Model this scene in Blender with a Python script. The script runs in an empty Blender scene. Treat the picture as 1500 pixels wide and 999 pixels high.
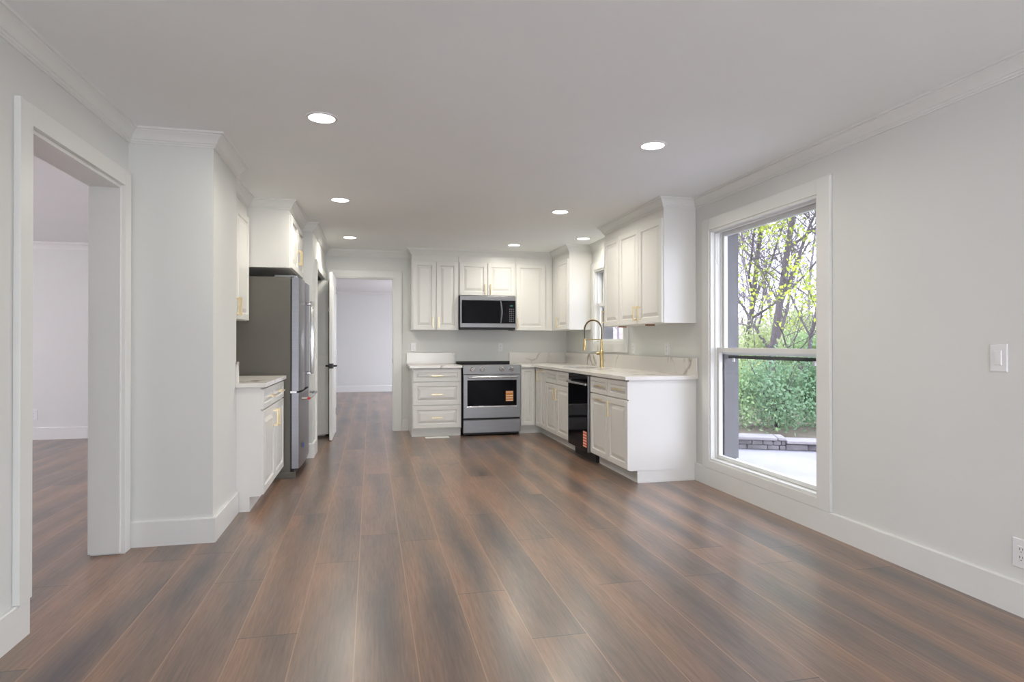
import bpy, bmesh, math, random
from mathutils import Vector, Matrix, noise
S = bpy.context.scene
C = S.collection
PI = math.pi
# ------------------------------------------------------------------ camera
cam_d = bpy.data.cameras.new('camera'); cam = bpy.data.objects.new('camera', cam_d); C.objects.link(cam)
cam_d.sensor_width = 36.0; cam_d.lens = 36.0 * 897.17 / 1500.0
cam.location = (0, 0, 1.1949)
cam.rotation_euler = (PI/2 + 0.0042, 0, -0.2267)
cam_d.clip_start = 0.02; cam_d.clip_end = 300
S.camera = cam
# ------------------------------------------------------------------ world, exposure
W = bpy.data.worlds.new('overcast_sky'); S.world = W; W.use_nodes = True
wn = W.node_tree.nodes; wl = W.node_tree.links
bg = wn['Background']
tc = wn.new('ShaderNodeTexCoord'); sp = wn.new('ShaderNodeSeparateXYZ'); rp = wn.new('ShaderNodeValToRGB')
wl.new(tc.outputs['Generated'], sp.inputs[0]); wl.new(sp.outputs['Z'], rp.inputs[0]); wl.new(rp.outputs[0], bg.inputs[0])
rp.color_ramp.elements[0].color = (0.85, 0.86, 1.0, 1); rp.color_ramp.elements[1].color = (0.76, 0.80, 1.0, 1)
rp.color_ramp.elements[0].position = 0.0; rp.color_ramp.elements[1].position = 0.9
bg.inputs[1].default_value = 7.6
S.view_settings.view_transform = 'Standard'; S.view_settings.look = 'None'
S.view_settings.gamma = 1; S.view_settings.use_curve_mapping = False
S.view_settings.exposure = -0.27
# ------------------------------------------------------------------ large area lights (added fill outside unseen openings, standing in for daylight)
def area(name, loc, rot, sx, sy, power, col=(1, 1, 1)):
    d = bpy.data.lights.new(name, 'AREA'); d.shape = 'RECTANGLE'; d.size = sx; d.size_y = sy; d.energy = power; d.color = col
    o = bpy.data.objects.new(name, d); C.objects.link(o); o.location = loc; o.rotation_euler = rot
    return o
area('fill_rear', (1.45, -3.0, 0.95), (PI/2+0.45, 0, 0), 2.1, 1.7, 74, (1.0, 0.98, 0.94))          # added fill, tilted up to brighten the ceiling, shines +y into the room
area('fill_left_room', (-6.75, 5.0, 1.4), (PI/2, 0, -PI/2), 3.0, 1.5, 92, (1.0, 0.88, 0.93)) # added fill for the left room, shines +x
area('fill_back_room', (3.05, 12.6, 1.3), (PI/2, 0, PI/2), 3.0, 1.6, 150, (0.86, 0.86, 1.0))  # added fill for the back room, shines -x
DOWNLIGHT_W = 11.5

# ------------------------------------------------------------------ materials
def new_mat(name):
    m = bpy.data.materials.new(name); m.use_nodes = True
    return m, m.node_tree.nodes, m.node_tree.links, m.node_tree.nodes['Principled BSDF']
def mat(name, col, rough=0.5, metal=0.0, var=0.03, scale=6.0, bump=0.0, bscale=80.0, spec=0.5, coat=0.0, stretch=None, emis=None):
    m, n, l, b = new_mat(name)
    b.inputs['Roughness'].default_value = rough; b.inputs['Metallic'].default_value = metal
    b.inputs['Specular IOR Level'].default_value = spec; b.inputs['Coat Weight'].default_value = coat
    t = n.new('ShaderNodeTexCoord'); mp = n.new('ShaderNodeMapping'); l.new(t.outputs['Object'], mp.inputs[0])
    if stretch: mp.inputs['Scale'].default_value = stretch
    nz = n.new('ShaderNodeTexNoise'); nz.inputs['Scale'].default_value = scale; nz.inputs['Detail'].default_value = 3
    l.new(mp.outputs[0], nz.inputs['Vector'])
    r = n.new('ShaderNodeValToRGB'); l.new(nz.outputs[0], r.inputs[0])
    r.color_ramp.elements[0].position = 0.3; r.color_ramp.elements[1].position = 0.7
    r.color_ramp.elements[0].color = tuple(max(0, c*(1-var)) for c in col) + (1,)
    r.color_ramp.elements[1].color = tuple(min(1, c*(1+var)) for c in col) + (1,)
    l.new(r.outputs[0], b.inputs['Base Color'])
    if bump:
        n2 = n.new('ShaderNodeTexNoise'); n2.inputs['Scale'].default_value = bscale; l.new(mp.outputs[0], n2.inputs['Vector'])
        bp = n.new('ShaderNodeBump'); bp.inputs['Strength'].default_value = bump; bp.inputs['Distance'].default_value = 0.002
        l.new(n2.outputs[0], bp.inputs['Height']); l.new(bp.outputs[0], b.inputs['Normal'])
    if emis: b.inputs['Emission Color'].default_value = tuple(emis[0]) + (1,); b.inputs['Emission Strength'].default_value = emis[1]
    return m
WALL = mat('wall_paint', (0.70, 0.71, 0.68), 0.6, var=0.012, scale=1.5, bump=0.05, bscale=160)
CEIL = mat('ceiling_paint', (0.865, 0.885, 0.875), 0.8, var=0.012, scale=1.2, bump=0.05, bscale=120)
TRIM = mat('trim_paint', (0.75, 0.755, 0.725), 0.35, var=0.012, scale=3)
CAB = mat('cabinet_paint', (0.74, 0.735, 0.70), 0.32, var=0.01, scale=4)
STEEL = mat('brushed_steel', (0.30, 0.30, 0.32), 0.32, metal=1.0, var=0.10, scale=14, stretch=(0.4, 0.4, 60))
STEELH = mat('brushed_steel_front', (0.23, 0.23, 0.235), 0.40, metal=1.0, var=0.08, scale=10, stretch=(0.5, 0.5, 40))
CHROME = mat('polished_steel', (0.66, 0.66, 0.66), 0.16, metal=1.0, var=0.02)
BRASS = mat('brushed_brass', (0.80, 0.66, 0.40), 0.30, metal=1.0, var=0.06, scale=30)
BRASSF = mat('faucet_brass', (0.62, 0.48, 0.25), 0.28, metal=1.0, var=0.06, scale=30)
BLACKG = mat('black_glass', (0.006, 0.006, 0.008), 0.04, var=0.1, spec=0.10)
BLACKM = mat('black_plastic', (0.012, 0.012, 0.012), 0.5, var=0.15)
DARKSPR = mat('dark_spring_steel', (0.06, 0.055, 0.05), 0.35, metal=0.8)
FRSIDE = mat('fridge_side_grey', (0.115, 0.107, 0.088), 0.45, var=0.05, scale=3)
PLATE = mat('white_plastic', (0.80, 0.80, 0.80), 0.3, var=0.01)
SLOT = mat('dark_slot', (0.03, 0.03, 0.03), 0.6)
ORANGE = mat('orange_label', (0.60, 0.22, 0.03), 0.5, var=0.04)
REDLAB = mat('red_label', (0.75, 0.12, 0.04), 0.5, var=0.04)
LABW = mat('label_white', (0.85, 0.80, 0.72), 0.5)
RED = mat('red_badge', (0.5, 0.02, 0.02), 0.3)
BLUE = mat('blue_sticker', (0.03, 0.12, 0.4), 0.4)
WOODR = mat('raw_wood_shim', (0.25, 0.10, 0.05), 0.6, var=0.2, scale=30)
EXTG = mat('exterior_grey_paint', (0.125, 0.125, 0.13), 0.6, var=0.1, scale=8)
EXTW = mat('soffit_white', (0.8, 0.8, 0.8), 0.6)
LAMP = mat('lamp_diffuser', (1, 1, 1), 0.4, emis=((1.0, 0.96, 0.90), 9.0))

def marble():
    m, n, l, b = new_mat('white_marble_quartz'); b.inputs['Roughness'].default_value = 0.18
    t = n.new('ShaderNodeTexCoord')
    d = n.new('ShaderNodeTexNoise'); d.inputs['Scale'].default_value = 1.6; d.inputs['Detail'].default_value = 4
    l.new(t.outputs['Object'], d.inputs['Vector'])
    mx = n.new('ShaderNodeVectorMath'); mx.operation = 'MULTIPLY_ADD'
    l.new(d.outputs['Color'], mx.inputs[0]); mx.inputs[1].default_value = (0.9, 0.9, 0.9); l.new(t.outputs['Object'], mx.inputs[2])
    v = n.new('ShaderNodeTexVoronoi'); v.feature = 'DISTANCE_TO_EDGE'; v.inputs['Scale'].default_value = 1.15
    l.new(mx.outputs[0], v.inputs['Vector'])
    r = n.new('ShaderNodeValToRGB'); l.new(v.outputs['Distance'], r.inputs[0])
    e = r.color_ramp.elements
    e[0].position = 0.0; e[0].color = (0.22, 0.19, 0.16, 1); e[1].position = 0.03; e[1].color = (0.74, 0.715, 0.675, 1)
    k = e.new(0.012); k.color = (0.50, 0.46, 0.41, 1)
    # veins fade in and out
    f = n.new('ShaderNodeTexNoise'); f.inputs['Scale'].default_value = 1.3; l.new(t.outputs['Object'], f.inputs['Vector'])
    fr = n.new('ShaderNodeValToRGB'); fr.color_ramp.elements[0].position = 0.42; fr.color_ramp.elements[1].position = 0.6; l.new(f.outputs[0], fr.inputs[0])
    mc = n.new('ShaderNodeMixRGB'); l.new(fr.outputs[0], mc.inputs[0]); mc.inputs[1].default_value = (0.74, 0.715, 0.675, 1); l.new(r.outputs[0], mc.inputs[2])
    l.new(mc.outputs[0], b.inputs['Base Color'])
    return m
MARBLE = marble()

def glass():
    m, n, l, b = new_mat('window_glass'); n.remove(b)
    o = n['Material Output']; t = n.new('ShaderNodeBsdfTransparent'); g = n.new('ShaderNodeBsdfGlossy'); g.inputs['Roughness'].default_value = 0.02
    t.inputs[0].default_value = (0.97, 0.98, 0.98, 1)
    lw = n.new('ShaderNodeLayerWeight'); lw.inputs[0].default_value = 0.5; pw = n.new('ShaderNodeMath'); pw.operation = 'POWER'; pw.inputs[1].default_value = 4.0; l.new(lw.outputs['Facing'], pw.inputs[0]); ad = n.new('ShaderNodeMath'); ad.operation = 'MULTIPLY_ADD'; ad.inputs[1].default_value = 0.5; ad.inputs[2].default_value = 0.025; l.new(pw.outputs[0], ad.inputs[0])
    mx = n.new('ShaderNodeMixShader'); l.new(ad.outputs[0], mx.inputs[0]); l.new(t.outputs[0], mx.inputs[1]); l.new(g.outputs[0], mx.inputs[2])
    l.new(mx.outputs[0], o.inputs[0]); return m
GLASS = glass()

def floor_mat():
    m, n, l, b = new_mat('wood_plank_floor')
    t = n.new('ShaderNodeTexCoord'); s = n.new('ShaderNodeSeparateXYZ'); l.new(t.outputs['Object'], s.inputs[0])
    def M(op, a, c=None, d=None):
        k = n.new('ShaderNodeMath'); k.operation = op
        for i, v in enumerate((a, c, d)):
            if v is None: continue
            if isinstance(v, (int, float)): k.inputs[i].default_value = v
            else: l.new(v, k.inputs[i])
        return k.outputs[0]
    PW, PL = 0.2325, 1.83
    u = M('DIVIDE', M('ADD', s.outputs['X'], 50*PW - 0.172), PW); ui = M('FLOOR', u); uf = M('SUBTRACT', u, ui)
    wnz = n.new('ShaderNodeTexWhiteNoise'); wnz.noise_dimensions = '1D'; l.new(ui, wnz.inputs['W'])
    v = M('ADD', M('DIVIDE', s.outputs['Y'], PL), M('MULTIPLY', wnz.outputs['Value'], 7.3)); v = M('ADD', v, 20.0)
    vi = M('FLOOR', v); vf = M('SUBTRACT', v, vi)
    cx = n.new('ShaderNodeCombineXYZ'); l.new(ui, cx.inputs[0]); l.new(vi, cx.inputs[1])
    w2 = n.new('ShaderNodeTexWhiteNoise'); w2.noise_dimensions = '2D'; l.new(cx.outputs[0], w2.inputs['Vector'])
    pr = w2.outputs['Value']
    # broad brown / grey streaks that run with the plank
    c3 = n.new('ShaderNodeCombineXYZ'); l.new(M('MULTIPLY', s.outputs['X'], 5.2), c3.inputs[0]); l.new(M('MULTIPLY', s.outputs['Y'], 0.75), c3.inputs[1]); l.new(M('MULTIPLY', pr, 2.0), c3.inputs[2])
    nz = n.new('ShaderNodeTexNoise'); nz.inputs['Scale'].default_value = 1.0; nz.inputs['Detail'].default_value = 1.5; l.new(c3.outputs[0], nz.inputs['Vector'])
    fac = M('ADD', M('MULTIPLY', M('SUBTRACT', nz.outputs[0], 0.5), 1.75), M('ADD', M('ADD', 0.31, M('MULTIPLY', pr, 0.20)), M('MULTIPLY', M('ABSOLUTE', M('SUBTRACT', uf, 0.55)), 0.75)))
    r = n.new('ShaderNodeValToRGB'); l.new(fac, r.inputs[0]); e = r.color_ramp.elements
    e[0].position = 0.08; e[0].color = (0.088, 0.069, 0.066, 1); e[1].position = 0.95; e[1].color = (0.275, 0.155, 0.098, 1)
    k = e.new(0.5); k.color = (0.168, 0.112, 0.085, 1)
    # grain
    c4 = n.new('ShaderNodeCombineXYZ'); l.new(M('MULTIPLY', s.outputs['X'], 95.0), c4.inputs[0]); l.new(M('MULTIPLY', s.outputs['Y'], 6.0), c4.inputs[1]); l.new(pr, c4.inputs[2])
    g = n.new('ShaderNodeTexNoise'); g.inputs['Scale'].default_value = 1.0; g.inputs['Detail'].default_value = 4; g.inputs['Distortion'].default_value = 0.6; l.new(c4.outputs[0], g.inputs['Vector'])
    gm = M('ADD', M('MULTIPLY', M('SUBTRACT', g.outputs[0], 0.5), 1.0), 1.0)
    cm = n.new('ShaderNodeMixRGB'); cm.blend_type = 'MULTIPLY'; cm.inputs[0].default_value = 1.0; l.new(r.outputs[0], cm.inputs[1])
    cc = n.new('ShaderNodeCombineXYZ'); [l.new(gm, cc.inputs[i]) for i in range(3)]; l.new(cc.outputs[0], cm.inputs[2])
    # worn light long seams, dark butt joints
    e1 = M('LESS_THAN', M('MINIMUM', uf, M('SUBTRACT', 1.0, uf)), 0.010)
    e2 = M('LESS_THAN', M('MINIMUM', vf, M('SUBTRACT', 1.0, vf)), 0.0012)
    m1 = n.new('ShaderNodeMixRGB'); l.new(M('MULTIPLY', e1, 0.9), m1.inputs[0]); l.new(cm.outputs[0], m1.inputs[1]); m1.inputs[2].default_value = (0.36, 0.225, 0.15, 1)
    m2 = n.new('ShaderNodeMixRGB'); l.new(M('MULTIPLY', e2, 0.8), m2.inputs[0]); l.new(m1.outputs[0], m2.inputs[1]); m2.inputs[2].default_value = (0.03, 0.022, 0.02, 1)
    # dusty scuffs
    d = n.new('ShaderNodeTexNoise'); d.inputs['Scale'].default_value = 1.7; d.inputs['Detail'].default_value = 6; d.inputs['Roughness'].default_value = 0.7; l.new(t.outputs['Object'], d.inputs['Vector'])
    dr = n.new('ShaderNodeValToRGB'); dr.color_ramp.elements[0].position = 0.5; dr.color_ramp.elements[1].position = 0.78; l.new(d.outputs[0], dr.inputs[0])
    m3 = n.new('ShaderNodeMixRGB'); l.new(M('MULTIPLY', dr.outputs[0], 0.30), m3.inputs[0]); l.new(m2.outputs[0], m3.inputs[1]); m3.inputs[2].default_value = (0.24, 0.20, 0.175, 1)
    l.new(m3.outputs[0], b.inputs['Base Color'])
    l.new(M('ADD', 0.30, M('MULTIPLY', d.outputs[0], 0.14)), b.inputs['Roughness'])
    b.inputs['Specular IOR Level'].default_value = 0.6; b.inputs['Coat Weight'].default_value = 0.5; b.inputs['Coat Roughness'].default_value = 0.24
    bp = n.new('ShaderNodeBump'); bp.inputs['Strength'].default_value = 0.25; bp.inputs['Distance'].default_value = 0.0015
    l.new(M('SUBTRACT', g.outputs[0], M('MULTIPLY', M('MAXIMUM', e1, e2), 1.2)), bp.inputs['Height']); l.new(bp.outputs[0], b.inputs['Normal'])
    return m
FLOOR = floor_mat()

# ------------------------------------------------------------------ mesh helpers
ORG = {}
def tag(o, label=None, cat=None, group=None, kind=None):
    if label: o['label'] = label
    if cat: o['category'] = cat
    if group: o['group'] = group
    if kind: o['kind'] = kind
    return o
def thing(name, label, cat, loc, group=None, kind=None):
    o = bpy.data.objects.new(name, None); C.objects.link(o); o.location = loc; o.empty_display_size = 0.1
    ORG[o] = Vector(loc)
    return tag(o, label, cat, group, kind)
class MB:
    def __init__(self): self.bm = bmesh.new()
    def box(self, x0, x1, y0, y1, z0, z1, bev=0.0):
        b = bmesh.new()
        vs = [b.verts.new((x, y, z)) for x in (x0, x1) for y in (y0, y1) for z in (z0, z1)]
        for f in ((0,1,3,2),(4,6,7,5),(0,4,5,1),(2,3,7,6),(0,2,6,4),(1,5,7,3)): b.faces.new([vs[i] for i in f])
        if bev: bmesh.ops.bevel(b, geom=list(b.edges), offset=bev, segments=2, affect='EDGES', profile=0.5)
        return self._merge(b)
    def _merge(self, b, M=None):
        if M is not None: bmesh.ops.transform(b, matrix=M, verts=b.verts)
        me = bpy.data.meshes.new('t'); b.to_mesh(me); b.free(); self.bm.from_mesh(me); bpy.data.meshes.remove(me)
        return self
    def lbox(self, M, u0, u1, v0, v1, w0, w1, bev=0.0):
        t = MB(); t.box(u0, u1, v0, v1, w0, w1, bev); return self._merge(t.bm, M)
    def rings(self, M, w, h, prof):     # nested rectangles: prof = [(inset, height), ...]
        b = bmesh.new(); prev = None; first = None
        for ins, z in prof:
            q = [b.verts.new(c) for c in ((ins, ins, z), (w-ins, ins, z), (w-ins, h-ins, z), (ins, h-ins, z))]
            if prev:
                for i in range(4): b.faces.new((prev[i], prev[(i+1)%4], q[(i+1)%4], q[i]))
            else: first = q
            prev = q
        b.faces.new(prev); b.faces.new(first[::-1])
        return self._merge(b, M)
    def panel(self, M, w, h, t=0.02, st=0.055):
        st = min(st, w*0.28, h*0.28)
        k = min(0.03, w*0.1, h*0.1)
        return self.rings(M, w, h, [(0, 0), (0, t-0.003), (0.003, t), (st-0.003, t), (st+0.003, t-0.012), (st+0.011, t-0.012), (st+0.010+k, t-0.001)])
    def tube(self, pts, r, n=10, cap=True):
        pts = [Vector(p) for p in pts]; rs = r if isinstance(r, (list, tuple)) else [r]*len(pts)
        prev = None; ref = None
        for i, p in enumerate(pts):
            d = (pts[min(i+1, len(pts)-1)] - pts[max(i-1, 0)])
            if d.length < 1e-9: d = Vector((0, 0, 1))
            d.normalize()
            if ref is None: ref = Vector((0, 0, 1)) if abs(d.z) < 0.9 else Vector((1, 0, 0))
            a = d.cross(ref)
            if a.length < 1e-6: a = d.orthogonal()
            a.normalize(); c = a.cross(d); ref = c if False else ref
            ring = [self.bm.verts.new(p + (a*math.cos(2*PI*k/n) + c*math.sin(2*PI*k/n))*rs[i]) for k in range(n)]
            if prev:
                for k in range(n): self.bm.faces.new((prev[k], prev[(k+1)%n], ring[(k+1)%n], ring[k]))
            elif cap: self.bm.faces.new(ring[::-1])
            prev = ring
        if cap: self.bm.faces.new(prev)
        return self
    def lathe(self, M, prof, n=28):     # (radius, height) about local z
        b = bmesh.new(); prev = None
        for r, z in prof:
            if r < 1e-6: ring = [b.verts.new((0, 0, z))]
            else: ring = [b.verts.new((r*math.cos(2*PI*k/n), r*math.sin(2*PI*k/n), z)) for k in range(n)]
            if prev:
                for k in range(n):
                    a, c = prev[k % len(prev)], prev[(k+1) % len(prev)]; d, e = ring[(k+1) % len(ring)], ring[k % len(ring)]
                    f = [a]
                    for v in (c, d, e):
                        if v not in f: f.append(v)
                    if len(f) > 2: b.faces.new(f)
            prev = ring
        return self._merge(b, M)
    def prism(self, M, pts, w0, w1):     # polygon in local uv, extruded in w
        b = bmesh.new(); A = [b.verts.new((u, v, w0)) for u, v in pts]; B = [b.verts.new((u, v, w1)) for u, v in pts]
        b.faces.new(A[::-1]); b.faces.new(B); n = len(pts)
        for i in range(n): b.faces.new((A[i], A[(i+1)%n], B[(i+1)%n], B[i]))
        return self._merge(b, M)
    def build(self, name, m, parent=None, smooth=False):
        bmesh.ops.recalc_face_normals(self.bm, faces=self.bm.faces)
        me = bpy.data.meshes.new(name)
        org = ORG.get(parent, Vector((0, 0, 0)))
        if parent is not None:
            if org.length: bmesh.ops.translate(self.bm, vec=-org, verts=self.bm.verts)
            off = None
        else:
            xs = [v.co for v in self.bm.verts]
            off = Vector(((min(v.x for v in xs)+max(v.x for v in xs))/2, (min(v.y for v in xs)+max(v.y for v in xs))/2, min(v.z for v in xs)))
            if name.startswith(('floor', 'ceiling', 'wall_')) and name != 'wall_cabinet': off = Vector((0, 0, 0))
            bmesh.ops.translate(self.bm, vec=-off, verts=self.bm.verts)
        self.bm.to_mesh(me); self.bm.free(); me.materials.append(m)
        if smooth:
            for p in me.polygons: p.use_smooth = True
            me.set_sharp_from_angle(angle=math.radians(35))
        o = bpy.data.objects.new(name, me); C.objects.link(o)
        if parent is not None: o.parent = parent; ORG[o] = org
        else: o.location = off; ORG[o] = off
        return o
def FR(o, facing):
    u = {'-y': (1,0,0), '-x': (0,-1,0), '+x': (0,1,0), '+y': (-1,0,0)}[facing]
    w = {'-y': (0,-1,0), '-x': (-1,0,0), '+x': (1,0,0), '+y': (0,1,0)}[facing]
    return Matrix(((u[0], 0, w[0], o[0]), (u[1], 0, w[1], o[1]), (u[2], 1, w[2], o[2]), (0, 0, 0, 1)))
def struct(mb, name, m, parent=None, smooth=False):
    o = mb.build(name, m, parent, smooth)
    if parent is None: o['kind'] = 'structure'
    return o
def sweep(mb, path, prof, i0, i1):
    """sweep a (proj, z) profile along path segments i0..i1; room lies on the left of the path"""
    P = [Vector(p) for p in path]
    def nrm(a, b): d = (b-a).normalized(); return Vector((-d.y, d.x))
    rows = []
    for i in range(i0, i1+2):
        ns = []
        if i > 0: ns.append(nrm(P[i-1], P[i]))
        if i < len(P)-1: ns.append(nrm(P[i], P[i+1]))
        if len(ns) == 2:
            s = ns[0]+ns[1]; m = s / (1 + ns[0].dot(ns[1]))
        else: m = ns[0]
        rows.append([mb.bm.verts.new((P[i].x+m.x*p, P[i].y+m.y*p, z)) for p, z in prof])
    n = len(prof)
    for a, b in zip(rows, rows[1:]):
        for k in range(n): mb.bm.faces.new((a[k], a[(k+1)%n], b[(k+1)%n], b[k]))
    mb.bm.faces.new(rows[0]); mb.bm.faces.new(rows[-1][::-1])
    return mb

# ------------------------------------------------------------------ dimensions
H = 2.46; XR = 2.7875; XL = -1.3875; YB = 8.55; YR = -2.6
BZ = 0.15; XO = XR + 0.17
# ------------------------------------------------------------------ floor, ceiling, walls
struct(MB().box(-6.7, XO, YR-0.15, 15.75, -0.12, 0.0), 'floor', FLOOR)
struct(MB().box(-6.7, XO, YR-0.15, 15.75, H, H+0.12), 'ceiling', CEIL)
W1 = (3.364, 4.647, 0.215, 2.147); W2 = (6.436, 7.38, 1.20, 2.125)

w = MB()
w.box(XR, XO, YR, W1[0], 0, H); w.box(XR, XO, W1[0], W1[1], 0, W1[2]); w.box(XR, XO, W1[0], W1[1], W1[3], H)
w.box(XR, XO, W1[1], W2[0], 0, H); w.box(XR, XO, W2[0], W2[1], 0, W2[2]); w.box(XR, XO, W2[0], W2[1], W2[3], H); w.box(XR, XO, W2[1], YB, 0, H)
struct(w, 'wall_right', WALL)
DX0, DX1, DZ = -0.472, 0.305, 2.093
w = MB(); w.box(-1.5375, DX0, YB, YB+0.12, 0, H); w.box(DX0, DX1, YB, YB+0.12, DZ, H); w.box(DX1, XO, YB, YB+0.12, 0, H)
struct(w, 'wall_back', WALL)
LY0, LY1, LZ = 2.915, 3.895, 2.097; XLO = XL - 0.15
w = MB(); w.box(XLO, XL, YR, LY0, 0, H); w.box(XLO, XL, LY0, LY1, LZ, H); w.box(XLO, XL, LY1, YB, 0, H)
struct(w, 'wall_left', WALL)
struct(MB().box(XL, -0.927, 4.01, 4.66, 0, H), 'wall_chase', WALL)
XC = -0.595
w = MB(); w.box(XL, XC, 6.72, 6.84, 0, H)
w.box(XC-0.12, XC, 6.84, 7.12, 0, H); w.box(XC-0.12, XC, 7.12, 8.30, 2.03, H); w.box(XC-0.12, XC, 8.30, YB, 0, H)
struct(w, 'wall_closet', WALL)
# unseen rear of the room, with a wide patio window that lets in the sky and the added fill light
w = MB(); w.box(XLO, -0.75, YR-0.15, YR, 0, H); w.box(-0.75, 2.55, YR-0.15, YR, 2.15, H); w.box(2.55, XO, YR-0.15, YR, 0, H); w.box(-0.75, 2.55, YR-0.15, YR, 0, 0.12)
struct(w, 'wall_rear', WALL)
# left room
w = MB(); w.box(-6.6, XLO, 8.75, 8.87, 0, H); struct(w, 'wall_left_room_back', WALL)
w = MB(); w.box(-6.7, -6.6, YR, 3.3, 0, H); w.box(-6.7, -6.6, 6.7, 8.87, 0, H); w.box(-6.7, -6.6, 3.3, 6.7, 0, 0.6); w.box(-6.7, -6.6, 3.3, 6.7, 2.15, H); struct(w, 'wall_left_room_side', WALL)
struct(MB().box(-6.6, XLO, YR-0.15, YR, 0, H), 'wall_left_room_rear', WALL)
# back room
struct(MB().box(-3.1, XO, 15.6, 15.72, 0, H), 'wall_back_room_end', WALL)
w = MB(); w.box(XR, XO, YB+0.12, 11.0, 0, H); w.box(XR, XO, 14.2, 15.6, 0, H); w.box(XR, XO, 11.0, 14.2, 0, 0.4); w.box(XR, XO, 11.0, 14.2, 2.2, H); struct(w, 'wall_back_room_right', WALL)
struct(MB().box(-3.1, -3.0, 8.87, 15.6, 0, H), 'wall_back_room_left', WALL)

# ------------------------------------------------------------------ crown moulding
CP = [(0, H-0.086), (0.007, H-0.086), (0.009, H-0.078), (0.014, H-0.076), (0.016, H-0.067), (0.022, H-0.064), (0.027, H-0.052), (0.036, H-0.036),
      (0.048, H-0.024), (0.055, H-0.019), (0.056, H-0.013), (0.066, H-0.011), (0.068, H-0.003), (0.068, H), (0, H)]
XU = 2.478; YU = 8.218
path = [(XR, YR), (XR, 4.88), (XU, 4.88), (XU, 6.25), (XR, 6.25), (XR, 7.48), (XU, 7.48), (XU, YU), (0.53, YU), (0.53, YB), (XC, YB), (XC, 6.72),
        (-0.702, 6.72), (-0.702, 5.72), (-1.052, 5.72), (-1.052, 4.66), (-0.927, 4.66), (-0.927, 4.01), (XL, 4.01), (XL, YR)]
for k, (a, b) in enumerate([(0, 0), (1, 3), (4, 4), (5, 8), (9, 10), (11, 11), (12, 14), (15, 17), (18, 18)]):
    struct(sweep(MB(), path, CP, a, b), 'trim_%d' % (k+1), TRIM, smooth=True)
struct(sweep(MB(), [(XLO, 8.75), (-6.6, 8.75)], CP, 0, 0), 'trim_10', TRIM)
struct(sweep(MB(), [(XR, 15.6), (-3.0, 15.6)], CP, 0, 0), 'trim_11', TRIM)
# ------------------------------------------------------------------ baseboards
BP = [(0, 0), (0.018, 0), (0.018, BZ-0.006), (0.014, BZ), (0, BZ)]
def bb(name, pth): struct(sweep(MB(), pth, BP, 0, len(pth)-2), name, TRIM)
bb('baseboard_right', [(XR, YR), (XR, 4.88)])
bb('baseboard_chase', [(-0.927, 4.655), (-0.927, 4.01), (XL, 4.01)])
bb('baseboard_left', [(XL, LY0), (XL, YR)])
bb('baseboard_closet', [(XC, 7.03), (XC, 6.72), (-0.72, 6.72)])
bb('baseboard_back', [(0.51, YB), (DX1+0.112, YB)])
bb('baseboard_left_room', [(XLO, 8.75), (-6.6, 8.75)])
bb('baseboard_back_room', [(XR, 15.6), (-3.0, 15.6)])
# ------------------------------------------------------------------ door casings and jambs
t = 0.026
c = MB()
c.box(XL, XL+t, LY0-0.095, LY0, BZ, LZ+0.088, 0.002)
c.box(XL, XL+t, LY1, LY1+0.085, 0, LZ+0.088, 0.002); c.box(XL, XL+t-0.001, LY0, LY1, LZ, LZ+0.088, 0.002)
struct(c, 'trim_12', TRIM)
c = MB(); c.box(XLO-0.005, XL+0.004, LY1-0.018, LY1, 0.012, LZ); c.box(XLO-0.005, XL+0.004, LY0, LY0+0.018, 0.0, LZ); c.box(XLO-0.005, XL+0.004, LY0+0.018, LY1-0.018, LZ-0.018, LZ)
struct(c, 'trim_13', TRIM)
c = MB(); c.box(DX1, DX1+0.11, YB-0.022, YB, 0, DZ+0.095, 0.002); c.box(DX0-0.095, DX0, YB-0.022, YB, 0, DZ+0.095, 0.002); c.box(DX0, DX1, YB-0.021, YB, DZ, DZ+0.095, 0.002)
c.box(DX1-0.015, DX1, YB-0.005, YB+0.125, 0, DZ); c.box(DX0, DX0+0.015, YB-0.005, YB+0.125, 0, DZ); c.box(DX0+0.015, DX1-0.015, YB-0.005, YB+0.125, DZ-0.015, DZ)
struct(c, 'trim_14', TRIM)
struct(MB().box(DX1-0.017, DX1-0.015, YB+0.02, YB+0.05, 0.93, 0.99), 'trim_15', BLACKM)
c = MB(); c.box(XC, XC+0.02, 7.03, 7.12, 0, 2.12, 0.002); c.box(XC, XC+0.02, 8.30, 8.39, 0, 2.12, 0.002); c.box(XC, XC+0.019, 7.12, 8.30, 2.03, 2.12, 0.002)
struct(c, 'trim_16', TRIM)
struct(MB().box(XC-0.085, XC-0.035, 7.125, 8.295, 2.008, 2.03), 'trim_17', BLACKM)

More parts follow.
